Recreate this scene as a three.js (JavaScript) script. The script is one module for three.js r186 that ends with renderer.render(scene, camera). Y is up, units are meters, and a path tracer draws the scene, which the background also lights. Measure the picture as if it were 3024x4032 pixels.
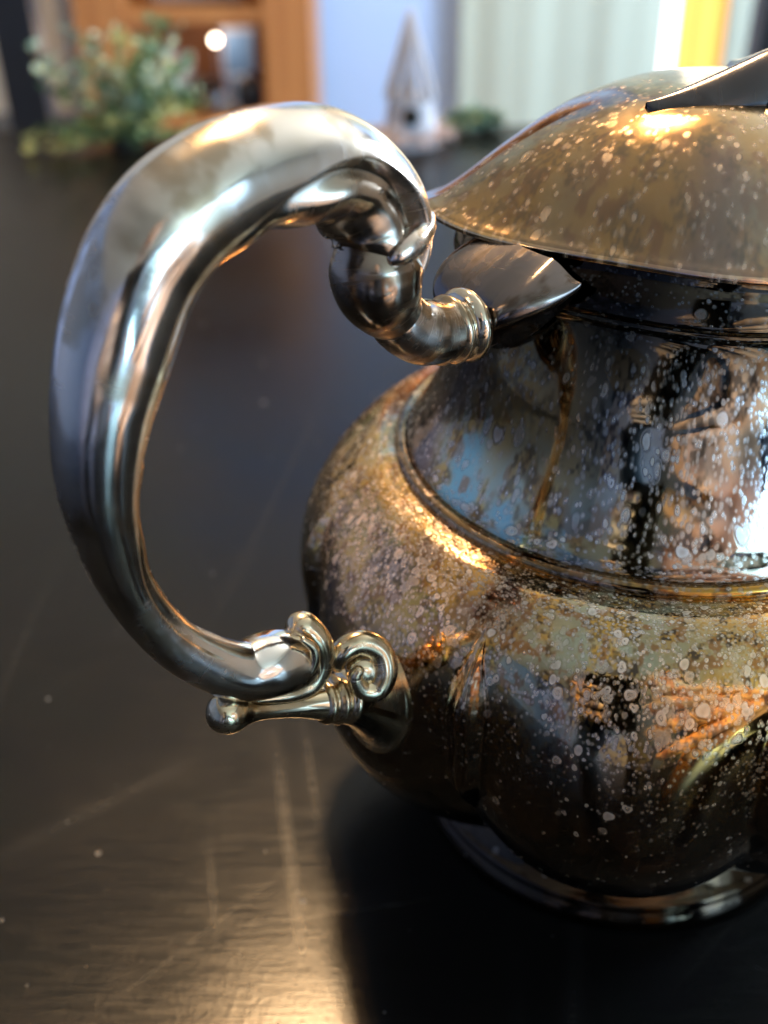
import * as THREE from 'three';
import { mergeGeometries, mergeVertices } from 'three/addons/utils/BufferGeometryUtils.js';
import { RoundedBoxGeometry } from 'three/addons/geometries/RoundedBoxGeometry.js';
import { MarchingCubes } from 'three/addons/objects/MarchingCubes.js';
import { RectAreaLightUniformsLib } from 'three/addons/lights/RectAreaLightUniformsLib.js';

// ---------------------------------------------------------------- camera, light, exposure
const scene = new THREE.Scene();
const camera = new THREE.PerspectiveCamera(45.57, 768 / 1024, 0.01, 40);
camera.position.set(0, 0.25, 0);
camera.rotation.order = 'YXZ';
camera.rotation.set(-33.5 * Math.PI / 180, 0, -0.0117);
camera.focus = 0.222;
camera.userData.fStop = 11;
camera.updateMatrixWorld();
const renderer = new THREE.WebGLRenderer({ antialias: true });
renderer.setSize(768, 1024);
renderer.toneMapping = THREE.LinearToneMapping;
renderer.toneMappingExposure = 1.9;
renderer.shadowMap.enabled = true;
RectAreaLightUniformsLib.init();
scene.background = new THREE.Color(0.02, 0.021, 0.024);

const WINDOW_COLOR = [0.45, 0.80, 1.0], WINDOW_POWER = 4.6, WINDOW_GLOW = 2;
const BULB_COLOR = [1.0, 0.65, 0.34], BULB_POWER = 3.2, BULB_GLOW = 36;
const AMBER = [1.0, 0.56, 0.15], AMBER_GLOW = 0.55, STRIP_GLOW = 2.2, AMBER_POWER = 2.0, BACK_POWER = 26;

// ---------------------------------------------------------------- helpers
const rad = (d) => d * Math.PI / 180;
function mulberry(a) { return () => { a |= 0; a = a + 0x6D2B79F5 | 0; let t = Math.imul(a ^ a >>> 15, 1 | a); t = t + Math.imul(t ^ t >>> 7, 61 | t) ^ t; return ((t ^ t >>> 14) >>> 0) / 4294967296; }; }
const clamp = (x, a = 0, b = 1) => x < a ? a : x > b ? b : x;
const lerp = (a, b, t) => a + (b - a) * t;
const sstep = (x, a, b) => { const t = clamp((x - a) / (b - a)); return t * t * (3 - 2 * t); };
const mix3 = (a, b, t) => [lerp(a[0], b[0], t), lerp(a[1], b[1], t), lerp(a[2], b[2], t)];

// tileable gradient-free value noise on a lattice of n x m cells
function latticeNoise(seed) {
  const R = mulberry(seed), T = new Float32Array(65536);
  for (let i = 0; i < 65536; i++) T[i] = R();
  return (u, v, n, m) => {               // u, v in 0..1, periodic
    let x = u * n, y = v * m, ix = Math.floor(x), iy = Math.floor(y);
    let fx = x - ix, fy = y - iy; fx = fx * fx * (3 - 2 * fx); fy = fy * fy * (3 - 2 * fy);
    ix = ((ix % n) + n) % n; iy = ((iy % m) + m) % m;
    const jx = (ix + 1) % n, jy = (iy + 1) % m, h = (a, b) => T[(a * 7919 + b * 104729 + n * 31) & 65535];
    return lerp(lerp(h(ix, iy), h(jx, iy), fx), lerp(h(ix, jy), h(jx, jy), fx), fy);
  };
}
function dataTex(data, w, h, srgb = false, repeat) {
  const t = new THREE.DataTexture(data, w, h, THREE.RGBAFormat, THREE.UnsignedByteType);
  t.wrapS = t.wrapT = THREE.RepeatWrapping; t.magFilter = THREE.LinearFilter; t.minFilter = THREE.LinearMipmapLinearFilter; t.generateMipmaps = true;
  if (srgb) t.colorSpace = THREE.SRGBColorSpace;
  if (repeat) t.repeat.set(...repeat);
  t.needsUpdate = true; return t;
}
const enc = (x) => { x = clamp(x); return 255 * (x <= 0.0031308 ? 12.92 * x : 1.055 * Math.pow(x, 1 / 2.4) - 0.055); };

function tag(o, label, category, group, kind) {
  if (label) o.userData.label = label;
  if (category) o.userData.category = category;
  if (group) o.userData.group = group;
  if (kind) o.userData.kind = kind;
  return o;
}
function part(name, geo, mat, parent = scene) {
  const g = Array.isArray(geo) ? mergeGeometries(geo.map((x) => x.index ? x.toNonIndexed() : x)) : geo;
  const m = new THREE.Mesh(g, mat); m.name = name; m.castShadow = m.receiveShadow = true; parent.add(m); return m;
}
function structure(name, geo, mat, label) { const m = part(name, geo, mat); m.userData.kind = 'structure'; if (label) m.userData.label = label; return m; }
function group(name, label, category, pos = [0, 0, 0], turn = 0, grp) {
  const g = new THREE.Group(); g.name = name; g.position.set(...pos); g.rotation.y = turn; scene.add(g); return tag(g, label, category, grp);
}
function box(w, h, d, x = 0, y = 0, z = 0, r = 0) {
  const g = r ? new RoundedBoxGeometry(w, h, d, 2, r) : new THREE.BoxGeometry(w, h, d);
  g.translate(x, y, z); return g;
}
// grid surface: fn(i/nu, j/nv) -> [x,y,z,u,v,(r,g,b)], smooth normals, optional wrap in i
function grid(nu, nv, fn, wrap = false, flip = false) {
  const P = [], UV = [], C = [], W = nu + 1;
  let colored = false;
  for (let j = 0; j <= nv; j++) for (let i = 0; i <= nu; i++) {
    const p = fn(i / nu, j / nv); P.push(p[0], p[1], p[2]); UV.push(p[3] ?? i / nu, p[4] ?? j / nv);
    if (p.length > 5) { colored = true; C.push(p[5], p[6], p[7]); }
  }
  const N = new Float32Array(P.length), idx = [];
  const at = (i, j, k) => P[(j * W + i) * 3 + k];
  for (let j = 0; j <= nv; j++) for (let i = 0; i <= nu; i++) {
    let i0 = i - 1, i1 = i + 1; const j0 = Math.max(0, j - 1), j1 = Math.min(nv, j + 1);
    if (wrap) { if (i0 < 0) i0 = nu - 1; if (i1 > nu) i1 = 1; } else { i0 = Math.max(0, i0); i1 = Math.min(nu, i1); }
    const a = [0, 1, 2].map((k) => at(i1, j, k) - at(i0, j, k)), b = [0, 1, 2].map((k) => at(i, j1, k) - at(i, j0, k));
    let n = [a[1] * b[2] - a[2] * b[1], a[2] * b[0] - a[0] * b[2], a[0] * b[1] - a[1] * b[0]];
    const l = Math.hypot(...n) || 1, s = flip ? -1 : 1; for (let k = 0; k < 3; k++) N[(j * W + i) * 3 + k] = s * n[k] / l;
    if (l < 1e-14 || Math.hypot(...a) < 1e-10) { N[(j * W + i) * 3] = 0; N[(j * W + i) * 3 + 1] = j === 0 ? 1 : -1; N[(j * W + i) * 3 + 2] = 0; }
  }
  for (let j = 0; j < nv; j++) for (let i = 0; i < nu; i++) {
    const a = j * W + i, b = a + 1, c = a + W, d = c + 1;
    if (flip) idx.push(a, c, b, b, c, d); else idx.push(a, b, c, b, d, c);
  }
  const g = new THREE.BufferGeometry();
  g.setAttribute('position', new THREE.Float32BufferAttribute(P, 3)); g.setAttribute('normal', new THREE.BufferAttribute(N, 3));
  g.setAttribute('uv', new THREE.Float32BufferAttribute(UV, 2)); if (colored) g.setAttribute('color', new THREE.Float32BufferAttribute(C, 3));
  g.setIndex(idx); return g;
}
// smooth sampling of a list of control tuples (centripetal-free Catmull-Rom)
function spline(pts) {
  const n = pts.length - 1, d = pts[0].length;
  return (t) => {
    const x = clamp(t) * n, i = Math.min(n - 1, Math.floor(x)), f = x - i, o = [];
    const p0 = pts[Math.max(0, i - 1)], p1 = pts[i], p2 = pts[i + 1], p3 = pts[Math.min(n, i + 2)];
    for (let k = 0; k < d; k++) o.push(0.5 * (2 * p1[k] + (p2[k] - p0[k]) * f + (2 * p0[k] - 5 * p1[k] + 4 * p2[k] - p3[k]) * f * f + (3 * p1[k] - p0[k] - 3 * p2[k] + p3[k]) * f * f * f));
    return o;
  };
}

// ---------------------------------------------------------------- tarnish textures (one set, shared by the silver parts)
const noise = latticeNoise(11), noise2 = latticeNoise(77);
const fbm = (u, v, n, oct, f = noise) => { let s = 0, a = 0.5, t = 0; for (let o = 0; o < oct; o++) { s += a * f(u + o * 0.137, v + o * 0.291, n << o, n << o); t += a; a *= 0.55; } return s / t; };
function tarnishSet(N, seed, spots, sizePx, pale, lidTone) {
  const col = new Uint8Array(N * N * 4), orm = new Uint8Array(N * N * 4), bmp = new Uint8Array(N * N * 4);
  const S = new Float32Array(N * N), RIM = new Float32Array(N * N), DEN = new Float32Array(256 * 256);
  const R = mulberry(seed);
  for (let j = 0; j < 256; j++) for (let i = 0; i < 256; i++) DEN[j * 256 + i] = sstep(fbm(i / 256, j / 256, 5, 4, noise2), 0.40, 0.66);
  for (let k = 0; k < spots; k++) {
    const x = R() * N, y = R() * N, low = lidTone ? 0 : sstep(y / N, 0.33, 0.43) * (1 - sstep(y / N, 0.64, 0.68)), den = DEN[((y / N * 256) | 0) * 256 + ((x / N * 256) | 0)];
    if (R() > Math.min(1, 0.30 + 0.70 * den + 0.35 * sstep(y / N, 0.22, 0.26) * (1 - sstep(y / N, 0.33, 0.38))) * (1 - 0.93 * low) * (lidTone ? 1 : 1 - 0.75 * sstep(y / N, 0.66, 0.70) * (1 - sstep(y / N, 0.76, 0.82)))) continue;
    let big = R(), r = sizePx * (0.5 + 0.5 * R() + 0.9 * Math.pow(big, 6) + 2.2 * Math.pow(big, 60));
    if (!lidTone && y / N > 0.2 && y / N < 0.36) r *= 1.3;
    const ex = 0.85 + 0.3 * R(), a1 = R() * 6.28, a2 = R() * 6.28, am = 0.03 + 0.10 * R() * (big > .96 ? 2.2 : 1), str = 0.3 + 0.7 * R(), rimw = 0.5 + R();
    const B = Math.ceil(r * 1.9 + 2);
    for (let dy = -B; dy <= B; dy++) for (let dx = -B; dx <= B; dx++) {
      const an = Math.atan2(dy, dx * ex), rr = r * (1 + am * Math.sin(2 * an + a1) + am * 0.6 * Math.sin(3 * an + a2)), d = Math.hypot(dx * ex, dy) / rr;
      if (d > 1.8) continue;
      const px = ((x + dx | 0) % N + N) % N, py = ((y + dy | 0) % N + N) % N, q = py * N + px, edge = 1.7 / rr;
      const s = str * (1 - sstep(d, 1 - edge, 1 + edge)) * (0.72 + 0.28 * sstep(d, 0.2, 0.9)); if (s > S[q]) S[q] = s;
      const w = str * 0.9 * rimw * Math.exp(-Math.pow((d - 1.18) / 0.2, 2)); if (w > RIM[q]) RIM[q] = w;
    }
  }
  const gold = [0.64, 0.355, 0.085], brown = [0.46, 0.31, 0.18], umber = [0.085, 0.062, 0.045], teal = [0.27, 0.46, 0.43], rust = [0.36, 0.15, 0.05], plum = [0.21, 0.125, 0.12], straw = [0.62, 0.54, 0.36], nearBlack = [0.105, 0.10, 0.10];
  const H = N / 4, field = (f) => { const A = new Float32Array(H * H); for (let j = 0; j < H; j++) for (let i = 0; i < H; i++) A[j * H + i] = f(i / H, j / H); return (i, j) => { const x = i / 4, y = j / 4, ix = x | 0, iy = y | 0, fx = x - ix, fy = y - iy, jx = (ix + 1) % H, jy = (iy + 1) % H; return lerp(lerp(A[iy * H + ix], A[iy * H + jx], fx), lerp(A[jy * H + ix], A[jy * H + jx], fx), fy); }; };
  const fa = field((u, v) => fbm(u, v, 4, 5)), fb = field((u, v) => fbm(v + 0.3, u + 0.6, 5, 5, noise2)), fm = field((u, v) => fbm(u + .37, v + .11, 8, 5)), fp = field((u, v) => fbm(u + .21, v + .43, 7, 5, noise2)), fu = field((u, v) => fbm(u + .9, v + .5, 6, 5));
  for (let j = 0; j < N; j++) for (let i = 0; i < N; i++) {
    const u = i / N, v = j / N, q = j * N + i;
    const a = fa(i, j), b = fb(i, j), c = fbm(u, v, 64, 3), d = noise2(u, v, 300, 300), e = noise(u + .5, v, 520, 520), m = fm(i, j), f2 = fbm(u + .61, v + .27, 96, 3, noise2);
    let k = mix3(brown, gold, sstep(a, 0.32, 0.56));
    k = mix3(k, teal, (lidTone ? 0.5 : v < 0.5 ? 0.6 : 0.95) * sstep(b, 0.53, 0.67) * sstep(c, 0.28, 0.6));
    k = mix3(k, straw, 0.7 * sstep(m, 0.50, 0.68) * sstep(e, 0.2, 0.7));
    k = mix3(k, rust, 0.8 * sstep(f2, 0.56, 0.70) * sstep(a, .3, .6));
    k = mix3(k, plum, 0.75 * sstep(fp(i, j), 0.56, 0.70));
    k = mix3(k, umber, 0.62 * sstep(0.52 - c, -0.02, 0.14) * sstep(e * 0.5 + d * 0.5, 0.3, 0.7) + 0.34 * sstep(fu(i, j), 0.47, 0.62) + 0.05);
    if (lidTone) k = mix3(k, mix3([0.42, 0.315, 0.185], [0.34, 0.295, 0.23], sstep(fp(i, j), 0.42, 0.6)), 0.5);
    else k = mix3(k, nearBlack, 0.86 * sstep(v + 0.10 * (a - .5) + 0.05 * (c - .5), 0.335, 0.43) * (1 - sstep(v, 0.64, 0.68)));  // texture rows of the lower belly and foot are darker
    k = mix3(k, umber, clamp(RIM[q]) * 0.68);
    const s = S[q], tint = 0.85 + 0.3 * (d - 0.5), n1 = noise(u, v, 90, 90);
    k = mix3(k, [pale[0] * tint, pale[1] * tint * (0.97 + .06 * n1), pale[2] * tint * (0.9 + .2 * n1)], s * 0.9);
    col[q * 4] = enc(k[0]); col[q * 4 + 1] = enc(k[1]); col[q * 4 + 2] = enc(k[2]); col[q * 4 + 3] = 255;
    const rough = (lidTone ? 0.12 : 0.04) + 0.05 * sstep(c, 0.35, 0.7) + 0.05 * d * sstep(m, .42, .62) + 0.32 * s + 0.05 * RIM[q];
    orm[q * 4] = 255; orm[q * 4 + 1] = 255 * clamp(rough); orm[q * 4 + 2] = 255 * clamp(1 - 0.42 * s); orm[q * 4 + 3] = 255;
    const h = 128 + 30 * s - 26 * RIM[q] + 7 * (c - .5) + 2 * (e - .5);
    bmp[q * 4] = bmp[q * 4 + 1] = bmp[q * 4 + 2] = clamp(h, 0, 255); bmp[q * 4 + 3] = 255;
  }
  return { col, orm, bmp, N };
}
function silverMaterial(set, name, color, bump) {
  return new THREE.MeshPhysicalMaterial({ name, color: new THREE.Color().setRGB(...color), map: set.mapT ??= dataTex(set.col, set.N, set.N, true), roughness: 1, metalness: 1,
    roughnessMap: set.ormT ??= dataTex(set.orm, set.N, set.N), metalnessMap: set.ormT, bumpMap: set.bmpT ??= dataTex(set.bmp, set.N, set.N), bumpScale: bump, vertexColors: true });
}
const tarnish = tarnishSet(2048, 5, 125000, 2.0, [0.68, 0.60, 0.53]);
const bodySilver = silverMaterial(tarnish, 'tarnished silver', [1.5, 1.4, 1.3], 0.00009);
const lidTarnish = tarnishSet(1024, 17, 26000, 1.2, [0.60, 0.50, 0.38], true);
const lidSilver = silverMaterial(lidTarnish, 'bronzed silver', [1.04, 1.04, 1.14], 0.00006);
// cleaner, handled silver: brushed by hands, yellowed
function handledSet(N) {
  const col = new Uint8Array(N * N * 4), orm = new Uint8Array(N * N * 4), bmp = new Uint8Array(N * N * 4);
  for (let j = 0; j < N; j++) for (let i = 0; i < N; i++) {
    const u = i / N, v = j / N, q = (j * N + i) * 4, a = fbm(u, v, 5, 5), b = fbm(u + .4, v, 24, 4, noise2), s = noise(u, v, 300, 40), t = noise2(u, v, 40, 340);
    let k = mix3([0.88, 0.85, 0.80], [0.66, 0.59, 0.49], sstep(a, 0.38, 0.70));
    k = mix3(k, [0.36, 0.28, 0.18], 0.75 * sstep(b, 0.50, 0.72));
    k = mix3(k, [0.10, 0.08, 0.06], 0.45 * sstep(fbm(u + .2, v + .8, 12, 4), 0.62, 0.78));
    col[q] = enc(k[0]); col[q + 1] = enc(k[1]); col[q + 2] = enc(k[2]); col[q + 3] = 255;
    const sm = fbm(u + .3, v + .6, 14, 4, noise2), scr = Math.pow(noise(u, v, 24, 500), 9);
    orm[q] = 255; orm[q + 1] = 255 * clamp(0.115 + 0.12 * sstep(sm, .42, .66) + 0.08 * sstep(b, .4, .7) + 0.12 * scr); orm[q + 2] = 255; orm[q + 3] = 255;
    bmp[q] = bmp[q + 1] = bmp[q + 2] = clamp(128 + 90 * (fbm(u, v, 7, 3) - .5) , 0, 255); bmp[q + 3] = 255;
  }
  return { col, orm, bmp, N };
}
const handled = handledSet(1024);
const handleSilver = silverMaterial(handled, 'handled silver', [1, 1, 1], 0.0006);

// ---------------------------------------------------------------- the room seen behind and in the reflections
const paint = (name, c, rough = 0.9) => new THREE.MeshStandardMaterial({ name, color: new THREE.Color().setRGB(...c), roughness: rough });
function speckleTex(seed, base, amp, n, N = 256) {
  const f = latticeNoise(seed), d = new Uint8Array(N * N * 4);
  for (let j = 0; j < N; j++) for (let i = 0; i < N; i++) { const q = (j * N + i) * 4, k = 1 + amp * (fbm(i / N, j / N, n, 4, f) - .5); for (let c = 0; c < 3; c++) d[q + c] = enc(base[c] * k); d[q + 3] = 255; }
  return dataTex(d, N, N, true);
}
function woodTex(seed, c0, c1, N = 512) {
  const f = latticeNoise(seed), d = new Uint8Array(N * N * 4);
  for (let j = 0; j < N; j++) for (let i = 0; i < N; i++) { const u = i / N, v = j / N, q = (j * N + i) * 4, g = 0.55 * fbm(u, v, 3, 2, f) + 0.45 * f(u + 0.02 * f(u, v, 4, 4), v, 90, 3), k = mix3(c0, c1, sstep(g, .25, .75)); for (let c = 0; c < 3; c++) d[q + c] = enc(k[c]); d[q + 3] = 255; }
  return dataTex(d, N, N, true);
}
const plaster = (name, c, seed) => new THREE.MeshStandardMaterial({ name, map: speckleTex(seed, c, 0.14, 6), roughness: 0.93 });
const FLOOR = -0.75, CEIL = 1.65;
structure('floor', box(4.6, 0.1, 6.0, 0, FLOOR - 0.05, -0.2), paint('dark floor boards', [0.11, 0.075, 0.05], 0.45), 'dark wooden floor below the table');
structure('ceiling', box(4.6, 0.1, 6.0, 0, CEIL + 0.05, -0.2), plaster('ceiling plaster', [0.78, 0.66, 0.52], 3));
structure('back_wall', box(4.6, CEIL - FLOOR, 0.1, 0, (CEIL + FLOOR) / 2, -2.75), plaster('pale blue wall paint', [0.31, 0.44, 0.72], 4), 'pale blue wall behind the table');
structure('left_wall', box(0.1, CEIL - FLOOR, 6.0, -2.25, (CEIL + FLOOR) / 2, -0.2), plaster('grey wall paint', [0.17, 0.22, 0.36], 8));
structure('right_wall', box(0.1, CEIL - FLOOR, 6.0, 2.25, (CEIL + FLOOR) / 2, -0.2), plaster('warm wall paint', [0.42, 0.38, 0.33], 10));
{
  const w = group('window_003', 'unseen window added in the right wall for more daylight and a wider reflection', 'window', [2.19, -0.2, 1.85]);  // unseen window added to widen the handle streak and boost daylight
  const g = new THREE.MeshStandardMaterial({ name: 'daylight', color: 0x000000, emissive: new THREE.Color().setRGB(0.45, 0.72, 1.0), emissiveIntensity: WINDOW_GLOW });
  for (let i = 0; i < 2; i++) part('pane', box(0.01, 1.55, 0.62, 0, 0.82, -0.34 + 0.68 * i), g, w);
  part('frame', [box(0.04, 0.05, 1.4, 0, 0.03, 0), box(0.04, 0.05, 1.4, 0, 1.62, 0), ...[-0.68, 0, 0.68].map((z) => box(0.04, 1.65, 0.05, 0.001, 0.82, z))], paint('white window paint', [0.7, 0.7, 0.68], 0.5), w);
  const l = new THREE.RectAreaLight(new THREE.Color().setRGB(0.5, 0.76, 1.0), WINDOW_POWER * 1.1, 1.3, 1.55); l.name = 'added_side_light'; l.position.set(2.14, 0.62, 1.85); l.lookAt(-2, 0.3, 0.6); scene.add(l);
}
// wall behind the photographer with a daylight window
{
  const m = plaster('slate wall paint', [0.48, 0.54, 0.80], 9), z = 2.75, x0 = 1.0, x1 = 2.15, y0 = -0.2, y1 = 1.5, W = x1 - x0, H = y1 - y0;
  structure('front_wall', [box(x0 + 2.3, CEIL - FLOOR, 0.1, (x0 - 2.3) / 2, (CEIL + FLOOR) / 2, z), box(2.3 - x1, CEIL - FLOOR, 0.1, (x1 + 2.3) / 2, (CEIL + FLOOR) / 2, z),
    box(W, y0 - FLOOR, 0.1, (x0 + x1) / 2, (y0 + FLOOR) / 2, z), box(W, CEIL - y1, 0.1, (x0 + x1) / 2, (CEIL + y1) / 2, z)], m);
  const w = group('window', 'bright daylight window behind the photographer', 'window', [(x0 + x1) / 2, y0, z]);
  const glow = new THREE.MeshStandardMaterial({ name: 'daylight', color: 0x000000, emissive: new THREE.Color().setRGB(...WINDOW_COLOR), emissiveIntensity: WINDOW_GLOW, roughness: 1 });
  const glowBlue = new THREE.MeshStandardMaterial({ name: 'blue daylight', color: 0x000000, emissive: new THREE.Color().setRGB(0.12, 0.38, 1.0), emissiveIntensity: 1.0, roughness: 1 });
  const wood = paint('white window paint', [0.7, 0.7, 0.68], 0.5);
  for (let i = 0; i < 3; i++) for (let j = 0; j < 2; j++) part('pane', box(W / 3 - 0.05, H / 2 - 0.06, 0.01, -W / 3 + i * W / 3, H / 4 + j * H / 2, 0.03), i === 0 ? glowBlue : glow, w);
  part('frame', [box(W, 0.06, 0.08, 0, 0.03, 0), box(W, 0.06, 0.08, 0, H - 0.03, 0), box(W, 0.06, 0.08, 0, H / 2, 0), ...[-W / 2 + .03, -W / 6, W / 6, W / 2 - .03].map((x) => box(0.06, H, 0.08, x, H / 2, -0.001))].map((q) => q.translate(0, 0, -0.1)), wood, w);
  const l = new THREE.RectAreaLight(new THREE.Color().setRGB(...WINDOW_COLOR), WINDOW_POWER, W, H); l.name = 'window_daylight';
  l.position.set((x0 + x1) / 2, (y0 + y1) / 2, z - 0.08); l.lookAt(0.6, 0.4, -2); scene.add(l);
  const d = group('wooden_door', 'orange brown wooden door beside the window behind the photographer', 'door', [0.74, FLOOR, z - 0.07]), dm = new THREE.MeshStandardMaterial({ name: 'orange wood', map: woodTex(61, [0.62, 0.27, 0.06], [0.45, 0.17, 0.035]), roughness: 0.4 });
  part('leaf', box(0.42, 1.95, 0.04, 0, 0.985, 0), dm, d); for (const y of [0.5, 1.4]) part('panel', box(0.28, 0.7, 0.014, 0, y, -0.026), dm, d);
  part('handle', new THREE.CylinderGeometry(0.012, 0.012, 0.09, 12).rotateZ(1.57).translate(-0.15, 0.97, -0.06), paint('brass', [0.5, 0.36, 0.12], 0.3), d);
}
// window added farther along the right wall, out of view, that lights the back wall
{
  const w = group('window_002', 'unseen window added in the right wall to light the back wall', 'window', [2.19, -0.2, -1.6]);
  for (let i = 0; i < 2; i++) part('pane', box(0.01, 1.4, 0.4, 0, 0.75, -0.22 + 0.44 * i), new THREE.MeshStandardMaterial({ name: 'daylight', color: 0x000000, emissive: new THREE.Color().setRGB(0.8, 0.92, 1.0), emissiveIntensity: WINDOW_GLOW * 0.8 }), w);
  part('frame', [box(0.04, 0.05, 0.9, 0, 0.03, 0), box(0.04, 0.05, 0.9, 0, 1.47, 0), box(0.04, 1.5, 0.04, 0.001, 0.75, 0), box(0.04, 1.5, 0.04, 0.001, 0.75, .44), box(0.04, 1.5, 0.04, 0.001, 0.75, -.44)], paint('white window paint', [0.7, 0.7, 0.68], 0.5), w);
  const l = new THREE.RectAreaLight(new THREE.Color().setRGB(0.74, 0.88, 1.0), BACK_POWER, 0.9, 1.4); l.name = 'added_back_wall_light'; l.position.set(2.14, 0.55, -1.6); l.lookAt(-2, 0.2, -2.0); scene.add(l);
}
// opening at far right: cream curtain, white gap, wood panel with painted sun glow
{
  const cloth = new THREE.MeshPhysicalMaterial({ name: 'cream curtain cloth', color: new THREE.Color().setRGB(0.32, 0.37, 0.34), roughness: 0.95, side: THREE.DoubleSide });
  const fold = (x0, x1, n, amp, seed, z = -2.665) => { const R = mulberry(seed), ph = [R() * 6, R() * 6]; return grid(n * 14, 6, (s, t) => { const x = lerp(x0, x1, s); return [x, lerp(FLOOR + 0.02, 1.5, t), z + amp * (Math.sin(s * n * 6.283 + ph[0]) + 0.5 * Math.sin(s * n * 2.7 * 6.283 + ph[1])), s, t]; }); };
  const c = group('cream_curtain', 'long cream curtain hanging beside the glowing orange wood panel', 'curtain');
  part('cloth', fold(0.172, 0.597, 2, 0.0035, 2), cloth, c);
  part('rod', new THREE.CylinderGeometry(0.012, 0.012, 1.5, 16).rotateZ(Math.PI / 2).translate(0.8, 1.5, -2.64), paint('black rod', [0.02, 0.02, 0.02], 0.4), c);
  const c2 = group('cream_curtain_001', 'short stretch of cream curtain between the orange wood panel and the black chair', 'curtain');
  part('cloth', fold(0.725, 1.3, 4, 0.004, 5, -2.65), cloth, c2);
  const a = group('window_001', 'narrow bright window and sunlit orange wood panel made to glow, beside the cream curtain', 'window', [0.655, FLOOR, -2.67]);
  part('pane', box(0.05, 1.7, 0.02, -0.055, 1.05, -0.02), new THREE.MeshStandardMaterial({ name: 'bright pane', color: 0x000000, emissive: new THREE.Color().setRGB(0.95, 0.98, 1), emissiveIntensity: STRIP_GLOW }), a);
  part('glowing_wood_panel', fold(-0.035, 0.065, 2, 0.006, 9, 0).translate(0, -FLOOR, 0), new THREE.MeshStandardMaterial({ name: 'orange wood with painted sun glow', color: new THREE.Color().setRGB(0.5, 0.22, 0.03), emissive: new THREE.Color().setRGB(...AMBER), emissiveIntensity: AMBER_GLOW, roughness: 0.9, side: THREE.DoubleSide }), a);  // sunlit orange wood, given its own glow and a cloth shape
  const l = new THREE.RectAreaLight(new THREE.Color().setRGB(1.0, 0.78, 0.5), AMBER_POWER, 0.16, 1.7); l.name = 'added_amber_light'; l.position.set(0.655, 0.3, -2.55); l.lookAt(0.3, 0, 0); scene.add(l);  // light added so the glowing panel lights the room
}
// pale grey door leaf beyond the bookcase on the left
structure('beige_wall', box(1.6, CEIL - FLOOR, 0.06, -1.33, (CEIL + FLOOR) / 2, -2.66), plaster('beige wall paint', [0.60, 0.58, 0.52], 12), 'beige wall left of the bookcase');

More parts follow.
